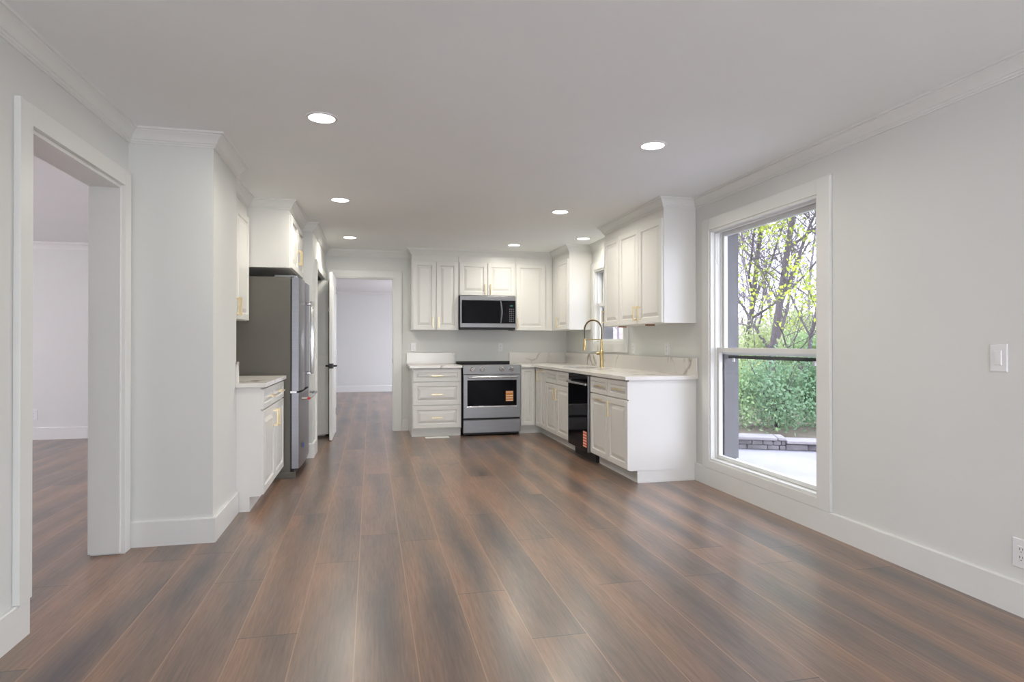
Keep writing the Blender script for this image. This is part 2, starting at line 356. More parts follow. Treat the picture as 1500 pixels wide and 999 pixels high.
# hinged door standing open at the back doorway
d = thing('door_1', 'white interior door standing open into the kitchen at the back doorway', 'door', (-0.475, 8.52, 0.012)); d['kind'] = 'structure'
M = FR((-0.457, 7.79, 0.012), '+x')
m = MB(); m.box(-0.493, -0.457, 7.79, 8.52, 0.012, 2.07, 0.002); m.build('door_leaf', TRIM, d)
m = MB()
for z0, hh in ((0.16, 0.72), (1.02, 0.92)):
    m.rings(FR((-0.4575, 7.90, z0), '+x'), 0.51, hh, [(0, 0), (0, 0.006), (0.012, 0.002), (0.03, 0.002), (0.06, 0.006)])
m.build('door_panel', TRIM, d)
for k, z in enumerate((0.25, 1.05, 1.86)):
    MB().box(-0.456, -0.448, 8.485, 8.52, z, z+0.09, 0.002).build('hinge', CHROME, d)
for sx, x0 in ((1, -0.457), (-1, -0.493)):
    m = MB(); m.lathe(Matrix.Translation((x0, 7.855, 0.92)) @ Matrix.Rotation(sx*PI/2, 4, 'Y'), [(0, 0), (0.032, 0), (0.032, 0.008), (0.012, 0.012), (0.011, 0.045), (0, 0.045)])
    m.box(min(x0+sx*0.034, x0+sx*0.05), max(x0+sx*0.034, x0+sx*0.05), 7.848, 7.97, 0.911, 0.929, 0.004)
    m.build('door_handle', BLACKM, d, True)
MB().box(-0.4935, -0.4565, 7.787, 7.7905, 0.89, 0.95).build('latch_plate', BLACKM, d)
# bifold door folded at the far end of the closet opening
d = thing('door_2', 'white bifold closet door folded open beside the open interior door', 'door', (-0.66, 8.2, 0.03)); d['kind'] = 'structure'
for k, (y0, y1) in enumerate(((8.225, 8.255), (8.165, 8.195))):
    m = MB(); m.box(-0.775, -0.525, y0, y1, 0.035, 2.0, 0.002)
    M = FR((-0.755, y0, 0.18), '-y')
    m.rings(M, 0.21, 0.75, [(0, 0), (0, 0.003), (0.015, 0.001), (0.03, 0.001), (0.05, 0.003)])
    m.rings(FR((-0.755, y0, 1.02), '-y'), 0.21, 0.85, [(0, 0), (0, 0.003), (0.015, 0.001), (0.03, 0.001), (0.05, 0.003)])
    m.build('door_leaf', TRIM, d)
MB().box(-0.527, -0.519, 8.17, 8.25, 1.6, 1.66).build('hinge', CHROME, d)

# ------------------------------------------------------------------ windows
def window(idx, y0, y1, z0, z1, cas_near, cas_far, cas_top, cas_bot, label, zm, stool=False, cw=(0.0,)):
    o = thing('window_%d' % idx, label, 'window', (XR, (y0+y1)/2, z0)); o['kind'] = 'structure'
    t = 0.022
    c = MB(); c.box(XR-t, XR, y0-cas_near, y0, z0-cas_bot, z1+cas_top, 0.002); c.box(XR-t, XR, y1, y1+cas_far, z0-cas_bot, z1+cas_top, 0.002)
    c.box(XR-t+.001, XR, y0, y1, z1, z1+cas_top, 0.002); c.box(XR-t+.001, XR, y0, y1, z0-cas_bot, z0, 0.002)
    c.build('casing', TRIM, o)
    c = MB()   # jamb liner with stops
    for a, b in ((y0, y0+0.018), (y1-0.018, y1)): c.box(XR-0.01, XO-0.01, a, b, z0, z1)
    c.box(XR-0.01, XO-0.01, y0+.018, y1-.018, z1-0.018, z1); c.box(XR-0.01, XO-0.01, y0+.018, y1-.018, z0, z0+0.018)
    ya, yb, za, zb = y0+0.018, y1-0.018, z0+0.018, z1-0.018
    for a, b in ((ya, ya+0.012), (yb-0.012, yb)):
        c.box(XR+0.028, XR+0.042, a, b, za, zb); c.box(XR+0.082, XR+0.09, a, b, za, zb)
    c.box(XR+0.028, XR+0.042, ya+.012, yb-.012, zb-0.014, zb)
    c.build('jamb', TRIM, o)
    def sash(nm, x, za, zb, bot):
        s = MB(); w = 0.036; X0, X1 = x, x+0.032
        s.box(X0, X1, ya+.002, ya+w, za, zb, 0.002); s.box(X0, X1, yb-w, yb-.002, za, zb, 0.002)
        s.box(X0, X1, ya+w, yb-w, zb-w, zb, 0.002); s.box(X0, X1, ya+w, yb-w, za, za+bot, 0.002)
        so = s.build(nm, TRIM, o)
        MB().box(x+0.014, x+0.018, ya+w, yb-w, za+bot, zb-w).build('glass_pane', GLASS, so)
        return so
    sash('lower_sash', XR+0.045, za+0.002, zm+0.025, 0.03)
    sash('upper_sash', XR+0.095, zm-0.03, zb, 0.034)
    e = MB()
    e.box(XO-0.012, XO+0.02, y0-0.05, y0+0.035, z0-0.05, z1+0.05); e.box(XO-0.07, XO+0.06, y1-0.050, y1-0.018, z0+0.018, z1-0.02); e.box(XO-0.009, XO+0.06, y1-0.018, y1+0.05, z0-0.05, z1+0.05)
    e.box(XO-0.009, XO+0.02, y0+.035, y1-.051, z1-0.02, z1+0.05)
    e.build('exterior_trim', EXTG, o)
    MB().box(XO-0.012, XO+0.03, y0+.035, y1-.051, z0-0.05, z0+0.012).build('exterior_sill', EXTW, o)
    return o
o = window(1, *W1, 0.112, 0.10, 0.097, 0.065, 'tall white double-hung window in the right wall overlooking the driveway', 1.135)
MB().box(XR+0.129, XR+0.141, W1[0]+.06, W1[1]-.06, 1.072, 1.098).build('screen_bar', BLACKM, o)
for y in (3.56, 4.50): MB().box(XR+0.115, XR+0.128, y-0.012, y+0.012, 1.045, 1.075, 0.002).build('screen_clip', PLATE, o)
MB().box(XR+0.043, XR+0.055, W1[1]-0.034, W1[1]-0.02, 1.86, 2.10).build('balance_cover', PLATE, o)
o2 = window(2, *W2, 0.10, 0.10, 0.09, 0.105, 'small white kitchen window above the sink', 1.68)

# patio window behind the camera
o3 = thing('window_3', 'wide patio window in the rear wall', 'window', (0.9, YR, 0.12)); o3['kind'] = 'structure'
c = MB()
for x0, x1 in ((-0.75, -0.68), (0.87, 0.93), (2.48, 2.55)): c.box(x0, x1, YR-0.13, YR-0.02, 0.12, 2.15)
for a, b in ((-0.68, 0.87), (0.93, 2.48)): c.box(a, b, YR-0.13, YR-0.02, 0.12, 0.19); c.box(a, b, YR-0.13, YR-0.02, 2.08, 2.15)
c.build('frame', TRIM, o3)
for x0, x1 in ((-0.68, 0.87), (0.93, 2.48)): MB().box(x0, x1, YR-0.08, YR-0.074, 0.19, 2.08).build('glass_pane', GLASS, o3)

# ------------------------------------------------------------------ cabinets
DT = 0.02
def handle(parent, M, u, v, horiz, L=0.14):
    m = MB(); r = 0.0055; so = 0.030
    if horiz:
        m.lbox(M, u-L/2, u+L/2, v-r, v+r, so-r, so+r, 0.0015)
        for s in (-1, 1): m.lbox(M, u+s*(L/2-0.012)-0.0045, u+s*(L/2-0.012)+0.0045, v-.0045, v+.0045, 0, so-r)
    else:
        m.lbox(M, u-r, u+r, v-L/2, v+L/2, so-r, so+r, 0.0015)
        for s in (-1, 1): m.lbox(M, u-.0045, u+.0045, v+s*(L/2-0.012)-0.0045, v+s*(L/2-0.012)+0.0045, 0, so-r)
    return m.build('handle', BRASS, parent)
def front(kind, root, facing, plane, a, b, z0, z1, hd=None, st=0.055, gap=0.0035):
    """a door or drawer front from a to b (world x or y, a<b) on plane; hd=(world coord, z, 'h'|'v')"""
    a += gap; b -= gap; z0 += gap; z1 -= gap
    if facing == '-y': M = FR((a, plane, z0), facing); loc = lambda c: c-a
    elif facing == '-x': M = FR((plane, b, z0), facing); loc = lambda c: b-c
    else: M = FR((plane, a, z0), facing); loc = lambda c: c-a
    p = MB().panel(M, b-a, z1-z0, DT, st).build(kind, CAB, root)
    if hd:
        Mh = M @ Matrix.Translation((0, 0, DT))
        handle(p, Mh, loc(hd[0]), hd[1]-z0, hd[2] == 'h')
    return p
WC = 'white wall cabinets'; BC = 'white base cabinets'
# --- upper cabinets, back wall
def upper(label, x0, x1, y0, y1, z0):
    t_ = thing('wall_cabinet', label, 'cabinet', ((x0+x1)/2, (y0+y1)/2, z0))
    MB().box(x0, x1, y0, y1, z0, H-0.001, 0.001).build('cabinet_box', CAB, t_)
    return t_
ZU, ZT, YF = 1.375, 2.293, 8.218
t_ = upper('white two-door wall cabinet left of the microwave, beside the back doorway', 0.53, 1.155, YF, YB-0.002, ZU)
front('door', t_, '-y', YF, 0.54, 0.852, ZU, ZT, (0.806, 1.478, 'v')); front('door', t_, '-y', YF, 0.852, 1.150, ZU, ZT, (0.884, 1.478, 'v'))
t_ = upper('short white two-door wall cabinet above the microwave', 1.157, 1.94, YF, YB-0.002, 1.845)
front('door', t_, '-y', YF, 1.165, 1.552, 1.845, ZT, (1.514, 1.935, 'v')); front('door', t_, '-y', YF, 1.552, 1.937, 1.845, ZT, (1.59, 1.935, 'v'))
t_ = upper('white single-door wall cabinet right of the microwave', 1.942, XU-0.002, YF, YB-0.002, ZU)
front('door', t_, '-y', YF, 1.95, 2.372, ZU, ZT, (1.968, 1.472, 'v'))
# --- upper cabinets, right wall
t_ = upper('white wall cabinet in the far right corner, left of the sink window', XU, XR-0.001, 7.48, YB-0.002, ZU)
front('door', t_, '-x', XU, 7.49, 7.93, ZU, ZT, (7.87, 1.478, 'v'))
t_ = upper('white single-door wall cabinet nearest the sink window on the right wall', XU, XR-0.001, 5.828, 6.25, ZU)
front('door', t_, '-x', XU, 5.83, 6.24, ZU, ZT, (6.212, 1.48, 'v'))
MB().box(2.52, 2.60, 5.95, 5.98, ZU-0.012, ZU).build('wood_shim', WOODR, t_)
t_ = upper('white two-door wall cabinet on the right wall nearest the large window', XU, XR-0.001, 4.88, 5.826, ZU)
front('door', t_, '-x', XU, 5.36, 5.826, ZU, ZT, (5.405, 1.478, 'v')); front('door', t_, '-x', XU, 4.885, 5.36, ZU, ZT, (5.312, 1.478, 'v'))
MB().box(2.52, 2.60, 5.30, 5.34, ZU-0.012, ZU).build('wood_shim', WOODR, t_)
# --- upper cabinets, left side
t_ = upper('white wall cabinet between the wall chase and the refrigerator', XL+0.001, -1.052, 4.665, 5.718, 1.39)
front('door', t_, '+x', -1.052, 4.67, 5.19, 1.39, ZT, (5.15, 1.49, 'v')); front('door', t_, '+x', -1.052, 5.19, 5.71, 1.39, ZT, (5.235, 1.49, 'v'))
t_ = upper('deep white two-door wall cabinet above the refrigerator', XL+0.001, -0.702, 5.72, 6.718, 1.865)
front('door', t_, '+x', -0.702, 5.728, 6.215, 1.865, 2.34, (6.165, 2.02, 'v')); front('door', t_, '+x', -0.702, 6.215, 6.70, 1.865, 2.34, (6.27, 2.02, 'v'))
MB().box(-1.02, -0.72, 5.7185, 5.72, 1.87, 2.34).build('side_panel', CAB, t_)

# --- base cabinets
TK = 0.105; CT = 0.884
def base(label, x0, x1, y0, y1, facing, toe, top=CT-0.001):
    t_ = thing('base_cabinet', label, 'cabinet', ((x0+x1)/2, (y0+y1)/2, 0))
    m = MB(); m.box(x0, x1, y0, y1, TK, top, 0.001); m.build('cabinet_box', CAB, t_)
    m = MB()
    if facing == '-y': m.box(x0, x1, toe, y1, 0, TK)
    elif facing == '-x': m.box(toe, x1, y0, y1, 0, TK)
    else: m.box(x0, toe, y0, y1, 0, TK)
    m.build('toe_kick', CAB, t_)
    return t_
FB = 7.87
t_ = base('white three-drawer base cabinet left of the stove', 0.512, 1.142, FB, YB-0.002, '-y', 7.935)
front('drawer', t_, '-y', FB, 0.518, 1.138, 0.706, 0.872, (0.828, 0.783, 'h'), 0.045); front('drawer', t_, '-y', FB, 0.518, 1.138, 0.405, 0.703, (0.828, 0.545, 'h')); front('drawer', t_, '-y', FB, 0.518, 1.138, 0.112, 0.402, (0.828, 0.248, 'h'))
XF = 2.15
t_ = thing('base_cabinet', 'white corner base cabinet between the stove and the narrow base cabinet', 'cabinet', (2.3, 8.1, 0))
m = MB(); m.box(1.925, XR-0.001, FB, YB-0.002, TK, CT-0.001, 0.001); m.box(XF, XR-0.001, 7.63, FB, TK, CT-0.001, 0.001); m.build('cabinet_box', CAB, t_)
m = MB(); m.box(1.925, XR-0.001, 7.935, YB-0.002, 0, TK); m.box(2.2295, XR-0.001, 7.63, 7.935, 0, TK); m.build('toe_kick', CAB, t_)
front('door', t_, '-y', FB, 1.93, 2.122, 0.112, 0.872, None, 0.045)
front('door', t_, '-x', XF, 7.632, 7.84, 0.112, 0.872, (7.665, 0.765, 'v'), 0.045)
t_ = base('narrow white base cabinet with a handle across its top, beside the sink cabinet', XF, XR-0.001, 7.36, 7.628, '-x', 2.2295)
front('door', t_, '-x', XF, 7.362, 7.626, 0.112, 0.872, (7.50, 0.845, 'h'), 0.05)
t_ = thing('base_cabinet', 'white two-door sink base cabinet below the faucet', 'cabinet', (2.47, 6.9, 0))
m = MB(); m.box(XF, XR-0.001, 6.45, 7.358, TK, 0.62, 0.001); m.box(XF, XF+0.02, 6.45, 7.358, 0.62, CT-0.001); m.box(XF+.02, XR-0.001, 6.45, 6.468, 0.62, CT-0.001); m.box(XF+.02, XR-0.001, 7.34, 7.358, 0.62, CT-0.001); m.build('cabinet_box', CAB, t_)
MB().box(2.2295, XR-0.001, 6.45, 7.358, 0, TK).build('toe_kick', CAB, t_)
front('false_drawer', t_, '-x', XF, 6.905, 7.355, 0.715, 0.872, None, 0.04); front('false_drawer', t_, '-x', XF, 6.452, 6.905, 0.715, 0.872, None, 0.04)
front('door', t_, '-x', XF, 6.905, 7.355, 0.112, 0.712, (6.955, 0.60, 'v')); front('door', t_, '-x', XF, 6.452, 6.905, 0.112, 0.712, (6.86, 0.60, 'v'))
t_ = base('white base cabinet at the end of the right run, nearest the large window', XF, XR-0.001, 4.88, 5.775, '-x', 2.2295)
front('drawer', t_, '-x', XF, 5.315, 5.77, 0.712, 0.872, (5.49, 0.795, 'h'), 0.04); front('drawer', t_, '-x', XF, 4.86, 5.315, 0.712, 0.872, (5.06, 0.795, 'h'), 0.04)
front('door', t_, '-x', XF, 5.315, 5.77, 0.112, 0.708, (5.51, 0.662, 'h')); front('door', t_, '-x', XF, 4.86, 5.315, 0.112, 0.708, (5.245, 0.60, 'v'))
MB().box(XF, XR-0.02, 4.874, 4.8795, TK, CT-0.001).build('end_panel', CAB, t_)
MB().box(2.2295, XR-0.02, 4.872, 4.8795, 0, 0.014).build('shoe_moulding', CAB, t_)
t_ = base('white base cabinet between the wall chase and the refrigerator', XL+0.001, -0.765, 4.665, 5.712, '+x', -0.838)
front('drawer', t_, '+x', -0.765, 4.668, 5.19, 0.722, 0.872, (4.98, 0.80, 'h'), 0.04); front('drawer', t_, '+x', -0.765, 5.19, 5.708, 0.722, 0.872, (5.45, 0.80, 'h'), 0.04)
front('door', t_, '+x', -0.765, 4.668, 5.19, 0.112, 0.718, (5.135, 0.61, 'v')); front('door', t_, '+x', -0.765, 5.19, 5.708, 0.112, 0.718, (5.245, 0.61, 'v'))

# ------------------------------------------------------------------ countertops with backsplashes
ct = MB().box(0.478, 1.146, 7.80, YB-0.003, CT, 0.914, 0.002).build('countertop', MARBLE)
tag(ct, 'short marble countertop left of the stove', 'countertop')
MB().box(0.484, 1.144, YB-0.022, YB-0.003, 0.914, 1.066, 0.001).build('backsplash', MARBLE, ct)
SX0, SX1, SY0, SY1 = 2.27, 2.60, 6.53, 7.20
m = MB()
m.box(1.925, XR-0.003, 7.80, YB-0.003, CT, 0.914); m.box(2.105, XR-0.003, SY1, 7.80, CT, 0.914)
m.box(2.105, SX0, SY0, SY1, CT, 0.914); m.box(SX1, XR-0.003, SY0, SY1, CT, 0.914); m.box(2.105, XR-0.003, 4.845, SY0, CT, 0.914)
ct = m.build('countertop', MARBLE); tag(ct, 'long L-shaped marble countertop around the sink and the far right corner', 'countertop')
m = MB(); m.box(1.928, XR-0.003, YB-0.022, YB-0.003, 0.914, 1.066, 0.001); m.box(XR-0.022, XR-0.003, 4.85, YB-0.022, 0.914, 1.066, 0.001); m.build('backsplash', MARBLE, ct)
m = MB(); m.box(-0.926, -0.725, 4.635, 5.716, CT, 0.914, 0.002); m.box(XL+0.001, -0.926, 4.662, 5.716, CT, 0.914)
ct = m.build('countertop', MARBLE); tag(ct, 'small marble countertop beside the refrigerator', 'countertop')
m = MB(); m.box(XL+0.001, -0.93, 4.662, 4.682, 0.914, 1.066); m.box(-0.926, -0.912, 4.64, 4.682, 0.914, 1.066); m.build('backsplash', MARBLE, ct)
# ------------------------------------------------------------------ sink and faucet
m = MB(); z0 = 0.67
m.box(SX0-0.012, SX0, SY0-0.012, SY1+0.012, z0, CT); m.box(SX1, SX1+0.012, SY0-0.012, SY1+0.012, z0, CT)
m.box(SX0, SX1, SY0-0.012, SY0, z0, CT); m.box(SX0, SX1, SY1, SY1+0.012, z0, CT); m.box(SX0, SX1, SY0, SY1, z0-0.012, z0)
sk = m.build('kitchen_sink', STEEL); tag(sk, 'undermount stainless steel sink set in the marble countertop', 'sink')
MB().lathe(Matrix.Translation(((SX0+SX1)/2, (SY0+SY1)/2, z0)), [(0, 0.001), (0.03, 0.001), (0.045, 0.004), (0.045, 0)]).build('drain', CHROME, sk, True)
fx, fy = 2.665, 6.83
f = thing('kitchen_faucet', 'tall brass spring-neck kitchen faucet behind the sink', 'faucet', (fx, fy, 0.914))
T = Matrix.Translation
MB().lathe(T((fx, fy, 0.914)), [(0, 0), (0.029, 0), (0.029, 0.006), (0.023, 0.009), (0.023, 0.195), (0.0205, 0.20), (0, 0.20)]).build('body', BRASSF, f, True)
MB().lathe(T((fx, fy, 1.114)), [(0, 0), (0.0195, 0), (0.0175, 0.03), (0.0145, 0.13), (0, 0.13)]).build('column', BRASSF, f, True)
fdir = Vector((-0.42, 0.55, 0)).normalized(); R = 0.120
top = []
for k in range(41):
    a = PI*k/40; cpt = Vector((fx, fy, 1.355)) + fdir*(R - R*math.cos(a)) + Vector((0, 0, R*math.sin(a))); top.append(cpt)
hose = [Vector((fx, fy, 1.24)), Vector((fx, fy, 1.30))] + top + [top[-1]+Vector((0, 0, -0.06)), top[-1]+Vector((0, 0, -0.14))]
MB().tube(hose, 0.0085, 8).build('hose', DARKSPR, f, True)
# helical spring round the upper hose
spr = [Vector((fx, fy, 1.245)), Vector((fx, fy, 1.30))] + top
L = [0]
for a, b in zip(spr, spr[1:]): L.append(L[-1] + (b-a).length)
pts = []; turns = 24
side = fdir.cross(Vector((0, 0, 1)))
for k in range(turns*10+1):
    s = L[-1]*k/(turns*10); i = max(j for j in range(len(L)) if L[j] <= s+1e-9); i = min(i, len(spr)-2)
    u = (s-L[i])/max(1e-9, L[i+1]-L[i]); p = spr[i].lerp(spr[i+1], u); d = (spr[i+1]-spr[i]).normalized(); nn = side.cross(d)
    a = 2*PI*k/10; pts.append(p + (side*math.cos(a) + nn*math.sin(a))*0.0155)
MB().tube(pts, 0.0023, 5).build('spring', BRASSF, f, True)
e = top[-1]
MB().lathe(T((e.x, e.y, 1.115)), [(0, 0), (0.021, 0), (0.021, 0.012), (0.019, 0.075), (0.012, 0.105), (0.0115, 0.14), (0, 0.14)]).build('spray_head', BRASSF, f, True)
MB().tube([Vector((fx, fy, 1.243)), Vector((e.x, e.y, 1.243))], 0.006, 8).lathe(T((e.x, e.y, 1.234)), [(0.016, 0), (0.019, 0), (0.019, 0.018), (0.016, 0.018)]).build('support_arm', BRASSF, f, True)
v0 = Vector((fx, fy, 1.075)); v1 = v0 + fdir*0.062
m = MB(); m.tube([v0+fdir*0.015, v1], 0.017, 14); m.tube([v0+fdir*0.052, v0+fdir*0.052+Vector((0, 0, 0.03)), v0+fdir*0.06+Vector((0, 0, 0.105))], [0.006, 0.005, 0.0035], 8); m.build('lever', BRASSF, f, True)

# ------------------------------------------------------------------ range
r = thing('kitchen_range', 'stainless steel stove with black glass oven door and four front knobs', 'stove', (1.537, 8.15, 0))
RX0, RX1 = 1.157, 1.919
m = MB(); m.box(RX0+.003, RX1-.003, 7.845, 8.52, 0.05, 0.905, 0.002); m.build('body', BLACKM, r)
m = MB(); m.box(RX0+.02, RX1-.02, 7.87, 8.50, 0.012, 0.05)
for x in (RX0+.05, RX1-.05):
    for y in (7.90, 8.46): m.lathe(T((x, y, 0)), [(0, 0), (0.018, 0), (0.018, 0.014), (0, 0.014)], 12)
m.build('foot', BLACKM, r)
M = Matrix(((1,0,0,0),(0,1,0,0),(0,0,1,0),(0,0,0,1)))
m = MB(); m.prism(Matrix(((0,0,1,0),(1,0,0,0),(0,1,0,0),(0,0,0,1))), [(7.802, 0.80), (7.845, 0.80), (7.90, 0.918), (7.825, 0.918), (7.817, 0.912)], RX0+.001, RX1-.001); cp = m.build('control_panel', STEELH, r)
MB().box(RX0+.004, RX1-.004, 7.902, 8.50, 0.906, 0.917, 0.002).build('cooktop', BLACKG, r)
MB().box(RX0+.002, RX1-.002, 8.455, 8.515, 0.917, 0.948, 0.003).build('rear_trim', BLACKM, r)
for x in (1.276, 1.405, 1.663, 1.79):
    Mk = T((x, 7.810, 0.860)) @ Matrix.Rotation(PI/2+0.12, 4, 'X')
    k = MB().lathe(Mk, [(0.033, -0.004), (0.034, 0.002), (0.029, 0.004), (0.027, 0.030), (0.024, 0.034), (0, 0.034)], 24).build('knob', CHROME, r, True)
    MB().lbox(Mk, -0.003, 0.003, -0.022, 0.022, 0.034, 0.040, 0.001).build('knob_grip', STEEL, k)
dr = MB().rings(FR((RX0+.003, 7.845, 0.232), '-y'), RX1-RX0-.006, 0.56, [(0, 0), (0, 0.040), (0.004, 0.044)]).build('oven_door', STEELH, r)
MB().box(1.210, 1.862, 7.797, 7.802, 0.388, 0.722, 0.001).build('oven_window', BLACKG, dr)
MB().box(1.207, 1.865, 7.794, 7.801, 0.372, 0.388, 0.001).build('window_trim', CHROME, dr)
m = MB(); m.tube([(1.215, 7.752, 0.762), (1.861, 7.752, 0.762)], 0.0125, 14)
for x in (1.235, 1.84): m.box(x-0.012, x+0.012, 7.752, 7.802, 0.753, 0.771, 0.002)
m.build('oven_handle', CHROME, dr, True)
MB().rings(FR((RX0+.003, 7.845, 0.042), '-y'), RX1-RX0-.006, 0.166, [(0, 0), (0, 0.038), (0.004, 0.042)]).build('storage_drawer', STEELH, r)
st = MB().box(1.715, 1.815, 7.7955, 7.797, 0.445, 0.578).build('sticker', ORANGE, dr)
m = MB()
for z in (0.452, 0.483, 0.513, 0.560): m.box(1.72, 1.81, 7.7948, 7.7956, z, z+0.007)
m.build('sticker_print', LABW, st)
# ------------------------------------------------------------------ microwave
mw = thing('microwave', 'black and stainless over-the-range microwave above the stove', 'microwave', (1.545, 8.34, 1.385))
MX0, MX1 = 1.163, 1.927
MB().box(MX0, MX1, 8.155, YB-0.004, 1.390, 1.842, 0.002).build('body', BLACKM, mw)
MB().box(MX0, MX1, 8.125, 8.156, 1.412, 1.835, 0.003).build('front_frame', STEELH, mw)
MB().box(MX0+0.022, 1.712, 8.118, 8.126, 1.468, 1.778, 0.001).build('door_glass', BLACKG, mw)
cp = MB().box(1.716, MX1-0.006, 8.118, 8.126, 1.468, 1.778, 0.001).build('control_panel', BLACKG, mw)
GREYK = mat('key_print', (0.22, 0.22, 0.24), 0.5); LCD = mat('display', (0.02, 0.12, 0.12), 0.3)
m = MB()
for i in range(3):
    for j in range(7): m.box(1.835+i*0.024, 1.848+i*0.024, 8.1172, 8.1182, 1.495+j*0.027, 1.505+j*0.027)
m.build('key_pad', GREYK, cp)
MB().box(1.845, 1.885, 8.1172, 8.1182, 1.70, 1.715).build('display', LCD, cp)
m = MB(); hp = [(1.715+0.012*math.sin(PI*k/12), 8.118-0.030*math.sin(PI*k/12), 1.475+0.295*k/12) for k in range(13)]; m.tube(hp, 0.008, 10); m.build('door_handle', STEEL, mw, True)
MB().box(MX0+.005, MX1-.005, 8.14, 8.40, 1.384, 1.392).build('underside_vent', BLACKM, mw)
MB().box(MX1-0.10, MX1-0.03, 8.14, 8.17, 1.372, 1.385).build('lamp_cover', BLACKM, mw)

# ------------------------------------------------------------------ dishwasher
dw = thing('dishwasher', 'black glossy dishwasher with steel edge between the sink cabinet and the end cabinet', 'dishwasher', (2.45, 6.11, 0))
DY0, DY1 = 5.785, 6.44
MB().box(2.155, 2.74, DY0+.004, DY1-.004, 0.10, 0.880).build('body', BLACKM, dw)
MB().box(2.20, 2.74, DY0+.006, DY1-.006, 0.0, 0.10).build('plinth', BLACKM, dw)
dd = MB().box(2.118, 2.155, DY0+.004, DY1-.004, 0.105, 0.775, 0.003).build('door', BLACKG, dw)
MB().box(2.124, 2.155, DY0+.004, DY1-.004, 0.800, 0.872, 0.003).build('control_panel', BLACKG, dw)
MB().box(2.114, 2.156, DY0+.002, DY0+.024, 0.105, 0.872, 0.002).build('edge_trim', STEEL, dw)
m = MB(); m.tube([(2.098, DY0+.03, 0.783), (2.098, DY1-.03, 0.783)], 0.011, 12)
for y in (DY0+.05, DY1-.05): m.box(2.098, 2.155, y-0.01, y+0.01, 0.776, 0.790)
m.build('door_handle', CHROME, dw, True)
st = MB().box(2.1165, 2.118, 5.835, 5.945, 0.145, 0.305).build('sticker', REDLAB, dd)
m = MB()
for z in (0.15, 0.178, 0.206, 0.234, 0.262, 0.292): m.box(2.1158, 2.1166, 5.84, 5.94, z, z+0.008)
m.build('sticker_print', LABW, st)

# ------------------------------------------------------------------ refrigerator
fr = thing('refrigerator', 'stainless french-door refrigerator with dark grey sides beside the small countertop', 'refrigerator', (-1.0, 6.18, 0))
FY0, FY1 = 5.735, 6.655; YM = (FY0+FY1)/2
MB().box(-1.36, -0.695, FY0, FY1, 0.03, 1.785, 0.004).build('body', FRSIDE, fr)
MB().box(-0.697, -0.683, FY0+.012, FY1-.012, 0.07, 1.77).build('gasket', BLACKM, fr)
def fdoor(name, y0, y1, z0, z1):
    n = 8; pts = [(-0.682, y0), (-0.682, y1)]
    for k in range(n+1):
        y = y1 - (y1-y0)*k/n; s = 2*(y-y0)/(y1-y0)-1
        pts.append((-0.606 - 0.014*s*s*(1 if abs(s) < 0.99 else 1.35), y))
    M = Matrix(((1,0,0,0),(0,1,0,0),(0,0,1,0),(0,0,0,1)))
    return MB().prism(M, pts, z0, z1).build(name, STEEL, fr, True)
fdoor('door', FY0+.002, YM-.002, 0.772, 1.782); fdoor('door', YM+.002, FY1-.002, 0.772, 1.782)
fz = fdoor('freezer_drawer', FY0+.002, FY1-.002, 0.085, 0.755)
for y in (YM-0.055, YM+0.055):
    m = MB(); m.box(-0.562, -0.540, y-0.012, y+0.012, 0.905, 1.60, 0.004)
    for z in (0.912, 1.575): m.box(-0.61, -0.545, y-0.010, y+0.010, z-0.012, z+0.012, 0.003)
    m.build('door_handle', CHROME, fr, True)
hp = [(-0.605, FY0+0.07, 0.70), (-0.565, FY0+0.075, 0.70), (-0.545, FY0+0.10, 0.70), (-0.540, YM, 0.70), (-0.545, FY1-0.10, 0.70), (-0.565, FY1-0.075, 0.70), (-0.605, FY1-0.07, 0.70)]
m = MB(); m.tube(hp, 0.013, 10); hd = m.build('drawer_handle', CHROME, fz, True)
MB().lathe(T((-0.545, FY0+0.078, 0.70)) @ Matrix.Rotation(PI/2, 4, 'X'), [(0, 0), (0.013, 0), (0.013, 0.006), (0, 0.006)], 16).build('red_medallion', RED, hd)
MB().box(-0.605, -0.598, 5.90, 5.95, 0.245, 0.285).build('blue_sticker', BLUE, fz)
m = MB(); m.box(-0.83, -0.66, FY0+.01, FY0+.09, 1.785, 1.803, 0.003); m.lathe(T((-0.655, FY0+.045, 1.782)), [(0, 0), (0.018, 0), (0.018, 0.02), (0, 0.02)], 16); m.build('hinge_cover', STEEL, fr)
MB().box(-0.70, -0.64, FY0+.005, FY0+.05, 0.752, 0.773, 0.002).build('middle_hinge', CHROME, fr)
for y in (FY0+.005, FY1-.05): MB().box(-1.30, -0.90, y, y+.045, 0, 0.03).build('roller', BLACKM, fr)
MB().box(-0.90, -0.652, FY0-.004, FY0+.045, 0.0, 0.055, 0.004).build('leveling_foot', FRSIDE, fr)
MB().box(-0.69, -0.665, FY0+.05, FY1-.01, 0.01, 0.08).build('base_grille', BLACKM, fr)

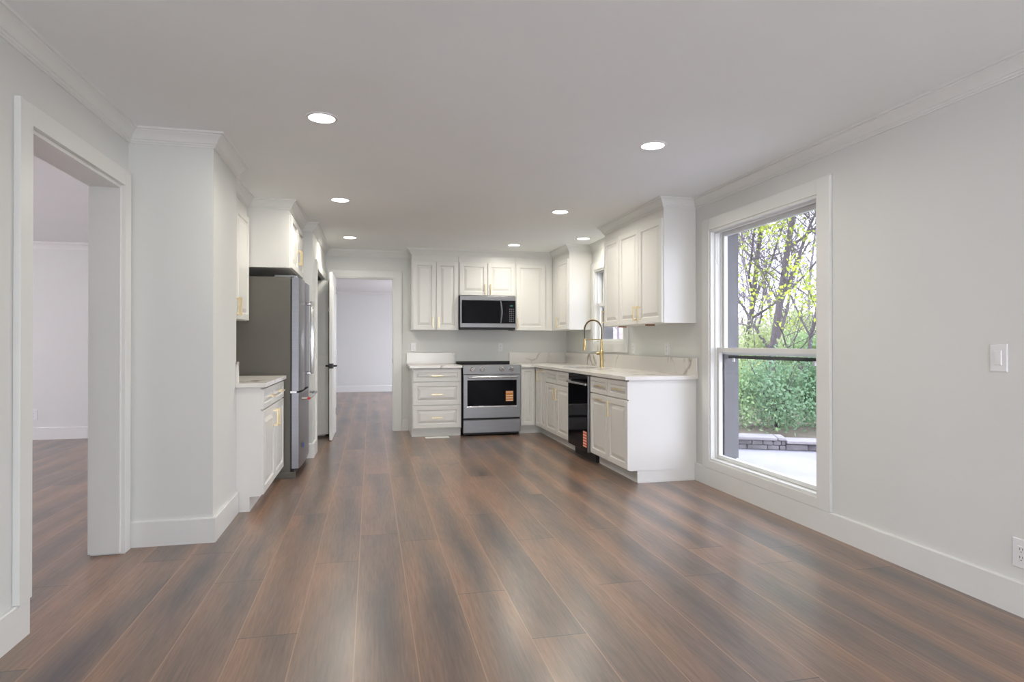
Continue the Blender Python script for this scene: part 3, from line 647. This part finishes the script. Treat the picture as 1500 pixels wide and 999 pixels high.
# ------------------------------------------------------------------ outlets, switches
def plate(name, label, cat, facing, c, kind, sx=0.072, sz=0.117, group=None):
    u, v = sx/2, sz/2
    t_ = thing(name, label, cat, c, group)
    M = FR(c, facing)
    MB().rings(M @ T((-u, -v, 0)), sx, sz, [(0, 0), (0, 0.003), (0.003, 0.006)]).build('wall_plate', PLATE, t_)
    if kind == 'switch':
        MB().rings(M @ T((-0.017, -0.034, 0.004)), 0.034, 0.068, [(0, 0), (0, 0.004), (0.002, 0.007)]).build('rocker', PLATE, t_)
    else:
        f_ = MB().rings(M @ T((-0.017, -0.034, 0.004)), 0.034, 0.068, [(0, 0), (0, 0.003), (0.002, 0.0045)]).build('receptacle', PLATE, t_)
        m = MB()
        for dz in (-0.018, 0.018):
            for du in (-0.007, 0.005): m.lbox(M, du, du+0.002, dz-0.001, dz+0.008, 0.0085, 0.0092)
            m.lbox(M, -0.002, 0.002, dz-0.011, dz-0.007, 0.0085, 0.0092)
        m.build('slots', SLOT, f_)
    return t_
plate('light_switch', 'white rocker light switch on the right wall', 'light switch', '-x', (XR, 2.218, 1.130), 'switch', 0.080, 0.126)
plate('power_outlet', 'white power outlet low on the right wall above the baseboard', 'outlet', '-x', (XR, 2.118, 0.272), 'outlet', 0.080, 0.128)
plate('light_switch', 'white light switch on the back wall between the doorway and the stove', 'light switch', '-y', (0.575, YB, 1.145), 'switch', 0.075, 0.115)
plate('power_outlet', 'white power outlet on the back wall above the stove', 'outlet', '-y', (1.80, YB, 1.14), 'outlet', 0.075, 0.117)
plate('power_outlet', 'white power outlet above the backsplash beside the sink window', 'outlet', '-x', (XR, 6.20, 1.143), 'outlet')
plate('power_outlet', 'white power outlet above the backsplash below the two-door cabinet near the large window', 'outlet', '-x', (XR, 5.42, 1.143), 'outlet', 0.09, 0.12)
plate('power_outlet', 'white power outlet on the back wall of the room beyond the left doorway', 'outlet', '-y', (-4.08, 8.75, 0.31), 'outlet', 0.09, 0.13)
# ------------------------------------------------------------------ floor register
v = thing('floor_vent', 'small white floor register in front of the three-drawer cabinet', 'vent', (0.82, 7.80, 0))
MB().rings(Matrix.Translation((0.675, 7.755, 0)), 0.30, 0.11, [(0, 0), (0, 0.003), (0.006, 0.006)]).build('frame', PLATE, v)
m = MB()
for k in range(14): m.box(0.69+k*0.0195, 0.70+k*0.0195, 7.775, 7.845, 0.0055, 0.0068)
m.build('louvre', PLATE, v)
# ------------------------------------------------------------------ downlights
def downlight(loc, label):
    t_ = thing('recessed_downlight', label, 'ceiling light', (loc[0], loc[1], H), 'recessed ceiling downlights')
    T0 = T((loc[0], loc[1], H))
    MB().lathe(T0, [(0.088, 0), (0.088, -0.004), (0.080, -0.007), (0.072, -0.006), (0.072, 0)], 40).build('trim_ring', PLATE, t_, True)
    MB().lathe(T0, [(0, -0.0045), (0.072, -0.0045), (0.072, -0.001), (0, -0.001)], 40).build('diffuser', LAMP, t_)
    return t_
LP = [(-0.268, 3.575, 'recessed ceiling light nearest the left doorway, largest of the left row'), (1.752, 3.60, 'recessed ceiling light nearest the large window, largest of the right row'),
      (-0.262, 5.58, 'recessed ceiling light in the middle of the left row, in front of the refrigerator'), (1.768, 5.61, 'recessed ceiling light in the middle of the right row'),
      (-0.243, 7.53, 'recessed ceiling light nearest the back doorway'), (1.787, 7.63, 'recessed ceiling light above the stove'), (2.488, 6.97, 'recessed ceiling light above the sink')]
def light_at(x, y, pw=DOWNLIGHT_W):
    d = bpy.data.lights.new('downlight_glow', 'AREA'); d.shape = 'DISK'; d.size = 0.14; d.energy = pw; d.color = (1.0, 0.95, 0.84); d.spread = math.radians(170)
    o = bpy.data.objects.new('downlight_glow', d); C.objects.link(o); o.location = (x, y, H-0.010)
first = None
for x, y, lab in LP:
    if first is None: first = downlight((x, y), lab)
    else:
        c = first.copy(); C.objects.link(c); c.location = (x, y, H); c['label'] = lab
        for ch in list(first.children): k = ch.copy(); C.objects.link(k); k.parent = c
    light_at(x, y, DOWNLIGHT_W*(1.5 if 5 < y < 6 else (0.5 if x > 2 else 0.95)))

# ------------------------------------------------------------------ outside
ASPH = mat('driveway_concrete', (0.27, 0.265, 0.29), 0.9, var=0.12, scale=1.2, bump=0.2)
GRND = mat('leaf_litter_ground', (0.20, 0.165, 0.13), 0.95, var=0.45, scale=1.1)
STONE = mat('grey_stone', (0.15, 0.14, 0.145), 0.9, var=0.35, scale=5, bump=0.6, bscale=20)
BARK = mat('grey_bark', (0.10, 0.085, 0.09), 0.9, var=0.25, scale=8)
BARKF = mat('pale_twigs', (0.19, 0.165, 0.19), 0.9, var=0.2, scale=4)
def leafmat(name, col, var=0.25):
    m = mat(name, col, 0.6, var=var, scale=2.5); n = m.node_tree.nodes; l = m.node_tree.links; b = n['Principled BSDF']
    tr = n.new('ShaderNodeBsdfTranslucent'); mx = n.new('ShaderNodeMixShader'); mx.inputs[0].default_value = 0.45
    src = b.inputs['Base Color'].links[0].from_socket; l.new(src, tr.inputs[0]); l.new(b.outputs[0], mx.inputs[1]); l.new(tr.outputs[0], mx.inputs[2]); l.new(mx.outputs[0], n['Material Output'].inputs[0])
    return m
LEAFY = leafmat('young_yellow_leaves', (0.42, 0.52, 0.06)); LEAFG = leafmat('green_shrub_leaves', (0.30, 0.43, 0.20)); LEAFD = leafmat('cool_green_leaves', (0.21, 0.34, 0.19)); LEAFP = leafmat('pale_shrub_leaves', (0.40, 0.47, 0.22))
GZ = -0.32
struct(MB().box(XO, 10.5, -8, 12, GZ-0.1, GZ), 'floor_driveway', ASPH)
WN = Vector((0.44, 0.898)); WC0 = WN.dot(Vector((5.35, 7.76)))       # the stone wall stands on the line WN.p = WC0
def hill(x, y):
    s = WN.x*x + WN.y*y - WC0 + 0.35*max(0, x-7)
    if s < 0.1: return GZ-0.12
    if s < 0.5: return GZ-0.12 + 0.2*(s-0.1)/0.4
    return GZ + 0.08 + 0.05*(s-0.5)*min(1, 0.3+s/20) + 0.18*noise.noise((x*0.3, y*0.3, 0))*min(1, (s-0.5)/2)
bm = bmesh.new(); NX, NY = 60, 90; vs = []
for i in range(NX+1):
    for j in range(NY+1):
        x = XO+0.6 + (i/NX)**1.4*70; y = -10 + 100*(j/NY)**1.2
        vs.append(bm.verts.new((x, y, hill(x, y))))
for i in range(NX):
    for j in range(NY):
        a = i*(NY+1)+j; bm.faces.new((vs[a], vs[a+NY+1], vs[a+NY+2], vs[a+1]))
mm = MB(); mm.bm.free(); mm.bm = bm; struct(mm, 'floor_hillside', GRND, smooth=True)
# eave
e = MB(); e.box(XO, 3.70, -3, 9, 2.46, 2.50); e.box(3.70, 3.74, -3, 9, 2.42, 2.56); struct(e, 'trim_18', EXTW)
# dry-stone wall along the drive, lower past the step
rng = random.Random(4)
WD = Vector((0.898, -0.44)); wa = math.atan2(WD.y, WD.x)
sw = thing('stone_wall', 'low grey stone wall along the far edge of the driveway', 'wall', (5.35, 7.76, GZ))
WM = Matrix.Translation((5.35, 7.76, GZ)) @ Matrix.Rotation(wa, 4, 'Z')
m = MB(); mt = MB()
def stones(u0, u1, h, d0, d1):
    z = 0
    while z < h-0.01:
        hh = min(rng.uniform(0.06, 0.10), h-z); u = u0
        while u < u1:
            L_ = min(rng.uniform(0.10, 0.30), u1-u)
            if L_ < 0.04: break
            j = rng.uniform(-0.02, 0.02); m.lbox(WM, u+0.003, u+L_-0.003, d0+j, d1+j, z+0.002, z+hh-0.002, 0.012); u += L_
        z += hh
stones(-3.0, 0.42, 0.14, 0.0, 0.30); stones(0.42, 4.5, 0.10, 0.03, 0.30)
m.build('stonework', STONE, sw)
u = -3.0
while u < 4.5:
    L_ = rng.uniform(0.3, 0.6); e_ = 0.42 if u < 0.42 else 4.5; hz = 0.14 if u < 0.42 else 0.10
    mt.lbox(WM, u+0.005, min(e_, u+L_)-0.005, -0.03+rng.uniform(-.015, .015), 0.33, hz, hz+0.035+rng.uniform(-.006, .01), 0.01); u = min(e_, u+L_) if u+L_ < e_+0.001 or u < 0.42 else u+L_
mt.build('cap_stones', mat('pale_cap_stone', (0.25, 0.235, 0.235), 0.9, var=0.15, scale=4), sw)

def make_tree(name, label, loc, height, r0, seed, barkm, leaf=None, nleaf=0, levels=4, spread=0.6, cat='tree', group=None, low=0.3, lsize=0.05):
    rg = random.Random(seed); t_ = thing(name, label, cat, loc, group)
    m = MB(); tips = []
    def br(p, d, L_, r, lv):
        n = 5 if lv < 2 else 3; pts = [p]; rs = [r]; dd = d.copy()
        for k in range(n):
            dd = (dd + Vector((rg.uniform(-1, 1), rg.uniform(-1, 1), rg.uniform(-0.5, 0.8)))*(0.13+0.05*lv)).normalized()
            pts.append(pts[-1]+dd*L_/n); rs.append(r*(1-0.55*(k+1)/n))
        m.tube(pts, rs, 8 if lv == 0 else (5 if lv == 1 else 3), cap=False)
        if lv >= 2: tips.extend(pts[1:])
        if lv >= levels: return
        nc = (10 if lv == 0 else 7 if lv < 3 else 4)
        for k in range(nc):
            q = rg.uniform(low if lv == 0 else 0.25, 1.0); i = min(n-1, int(q*n)); b0 = pts[i].lerp(pts[i+1], q*n-i)
            ax = Vector((rg.uniform(-1, 1), rg.uniform(-1, 1), rg.uniform(-0.1, 0.7))).normalized()
            nd = (dd*(1-spread) + ax*spread*1.25 + Vector((0, 0, 0.15))).normalized()
            br(b0, nd, L_*rg.uniform(0.42, 0.66), max(0.003, rs[i]*0.5), lv+1)
    br(Vector(loc), Vector((rg.uniform(-.08, .08), rg.uniform(-.08, .08), 1)).normalized(), height, r0*0.75, 0)
    m.build('trunk_and_branches', barkm, t_)
    if leaf:
        m = MB(); cl = [rg.choice(tips) for _ in range(max(1, nleaf//28))]
        for c_ in cl:
            for k in range(28):
                p = c_ + Vector((rg.gauss(0, .16), rg.gauss(0, .16), rg.gauss(0, .12))); add_leaf(m, p, rg, lsize)
        m.build('leaves', leaf, t_)
    return t_
def add_leaf(m, p, rg, s):
    a = Vector((rg.gauss(0, 1), rg.gauss(0, 1), rg.gauss(0, 1))).normalized(); b = a.orthogonal().normalized(); b.rotate(Matrix.Rotation(rg.uniform(0, 6.28), 3, a)); s *= rg.uniform(0.6, 1.2)
    q = [m.bm.verts.new(p + v_) for v_ in (-a*s*0.5, b*s*0.32, a*s*0.6, -b*s*0.32)]
    m.bm.faces.new(q)
def at(k, y): return (k*y, y, hill(k*y, y))
make_tree('maple_tree', 'forked tree with yellow-green young leaves in the middle of the window view', at(0.715, 10.9), 5.2, 0.12, 11, BARK, LEAFY, 3300, 4, 0.66, low=0.22, lsize=0.085)
make_tree('maple_tree', 'slender tree with yellow-green leaves at the right of the window view', at(0.80, 10.0), 4.0, 0.06, 5, BARK, LEAFY, 3800, 4, 0.66, low=0.2, lsize=0.075)
make_tree('bare_tree', 'bare leafless tree at the left of the window view', at(0.655, 12.5), 5.6, 0.10, 23, BARK, None, 0, 4, 0.66, low=0.2)
bt = make_tree('bare_tree', 'distant bare tree on the hillside', at(0.735, 18), 5.0, 0.07, 31, BARKF, None, 0, 4, 0.62, low=0.12, group='distant bare trees on the hillside')
bt2 = make_tree('bare_tree', 'distant bare tree on the hillside', at(0.64, 21), 5.0, 0.07, 37, BARKF, None, 0, 4, 0.62, low=0.12, group='distant bare trees on the hillside')
def copy_tree(o, loc, rz, s):
    c = o.copy(); C.objects.link(c); c.location = loc; c.rotation_euler = (0, 0, rz); c.scale = (s, s, s)
    for ch in o.children: k = ch.copy(); C.objects.link(k); k.parent = c
    return c
rg = random.Random(8)
for i, (k, y) in enumerate([(0.59, 17), (0.81, 16), (0.685, 23), (0.77, 25), (0.86, 21), (0.60, 30), (0.70, 32), (0.42, 24), (0.47, 36), (1.05, 27)]):
    copy_tree((bt, bt2)[i % 2], at(k, y), rg.uniform(0, 6), rg.uniform(0.8, 1.1))
def bush(label, loc, rx, ry, rz_, n, leaf, seed, s=0.06):
    rg = random.Random(seed); t_ = thing('shrub', label, 'shrub', loc, None)
    m = MB()
    for k in range(14):
        a = rg.uniform(0, 6.28); q = rg.uniform(0.3, 0.9); p1 = Vector(loc)+Vector((math.cos(a)*rx*q, math.sin(a)*ry*q, rz_*rg.uniform(0.7, 1.5)))
        m.tube([Vector(loc), Vector(loc).lerp(p1, 0.5)+Vector((0, 0, 0.1)), p1], [0.014, 0.009, 0.003], 5, cap=False)
    m.build('stems', BARK, t_)
    m = MB(); cs = []
    for k in range(40):
        a = rg.uniform(0, 6.28); e_ = rg.uniform(-0.15, 1.57); q = rg.uniform(0.55, 1.0)
        cs.append(Vector(loc)+Vector((math.cos(a)*math.cos(e_)*rx*q, math.sin(a)*math.cos(e_)*ry*q, 0.12+rz_*0.9*(math.sin(e_)*q)+0.1)))
    for k in range(n):
        c_ = rg.choice(cs); p = c_+Vector((rg.gauss(0, rx*.16), rg.gauss(0, ry*.16), rg.gauss(0, .16)))
        if p.z > loc[2]: add_leaf(m, p, rg, s)
    m.build('leaves', leaf, t_)
bush('green shrub behind the left end of the stone wall', at(0.63, 9.25), 0.9, 0.9, 0.85, 4200, LEAFG, 1)
bush('cool green shrub at the right of the window behind the stone wall', at(0.835, 8.5), 0.7, 0.75, 0.95, 4200, LEAFD, 2)
bush('dense green shrub in the middle behind the stone wall', at(0.735, 8.85), 0.75, 0.75, 0.9, 4200, LEAFD, 3)
bush('tall pale green shrub uphill of the middle shrub', at(0.70, 11.6), 1.3, 1.3, 1.5, 4800, LEAFP, 4, 0.075)
bush('broad pale green shrub uphill at the right of the window view', at(0.82, 11.0), 1.3, 1.3, 1.4, 4800, LEAFG, 5, 0.075)
bush('pale green shrub uphill at the left of the window view', at(0.60, 13.5), 1.4, 1.4, 1.5, 4200, LEAFP, 6, 0.08)
bush('far yellow-green shrub on the slope at the right', at(0.77, 14.5), 1.8, 1.6, 1.9, 4200, LEAFP, 7, 0.10)
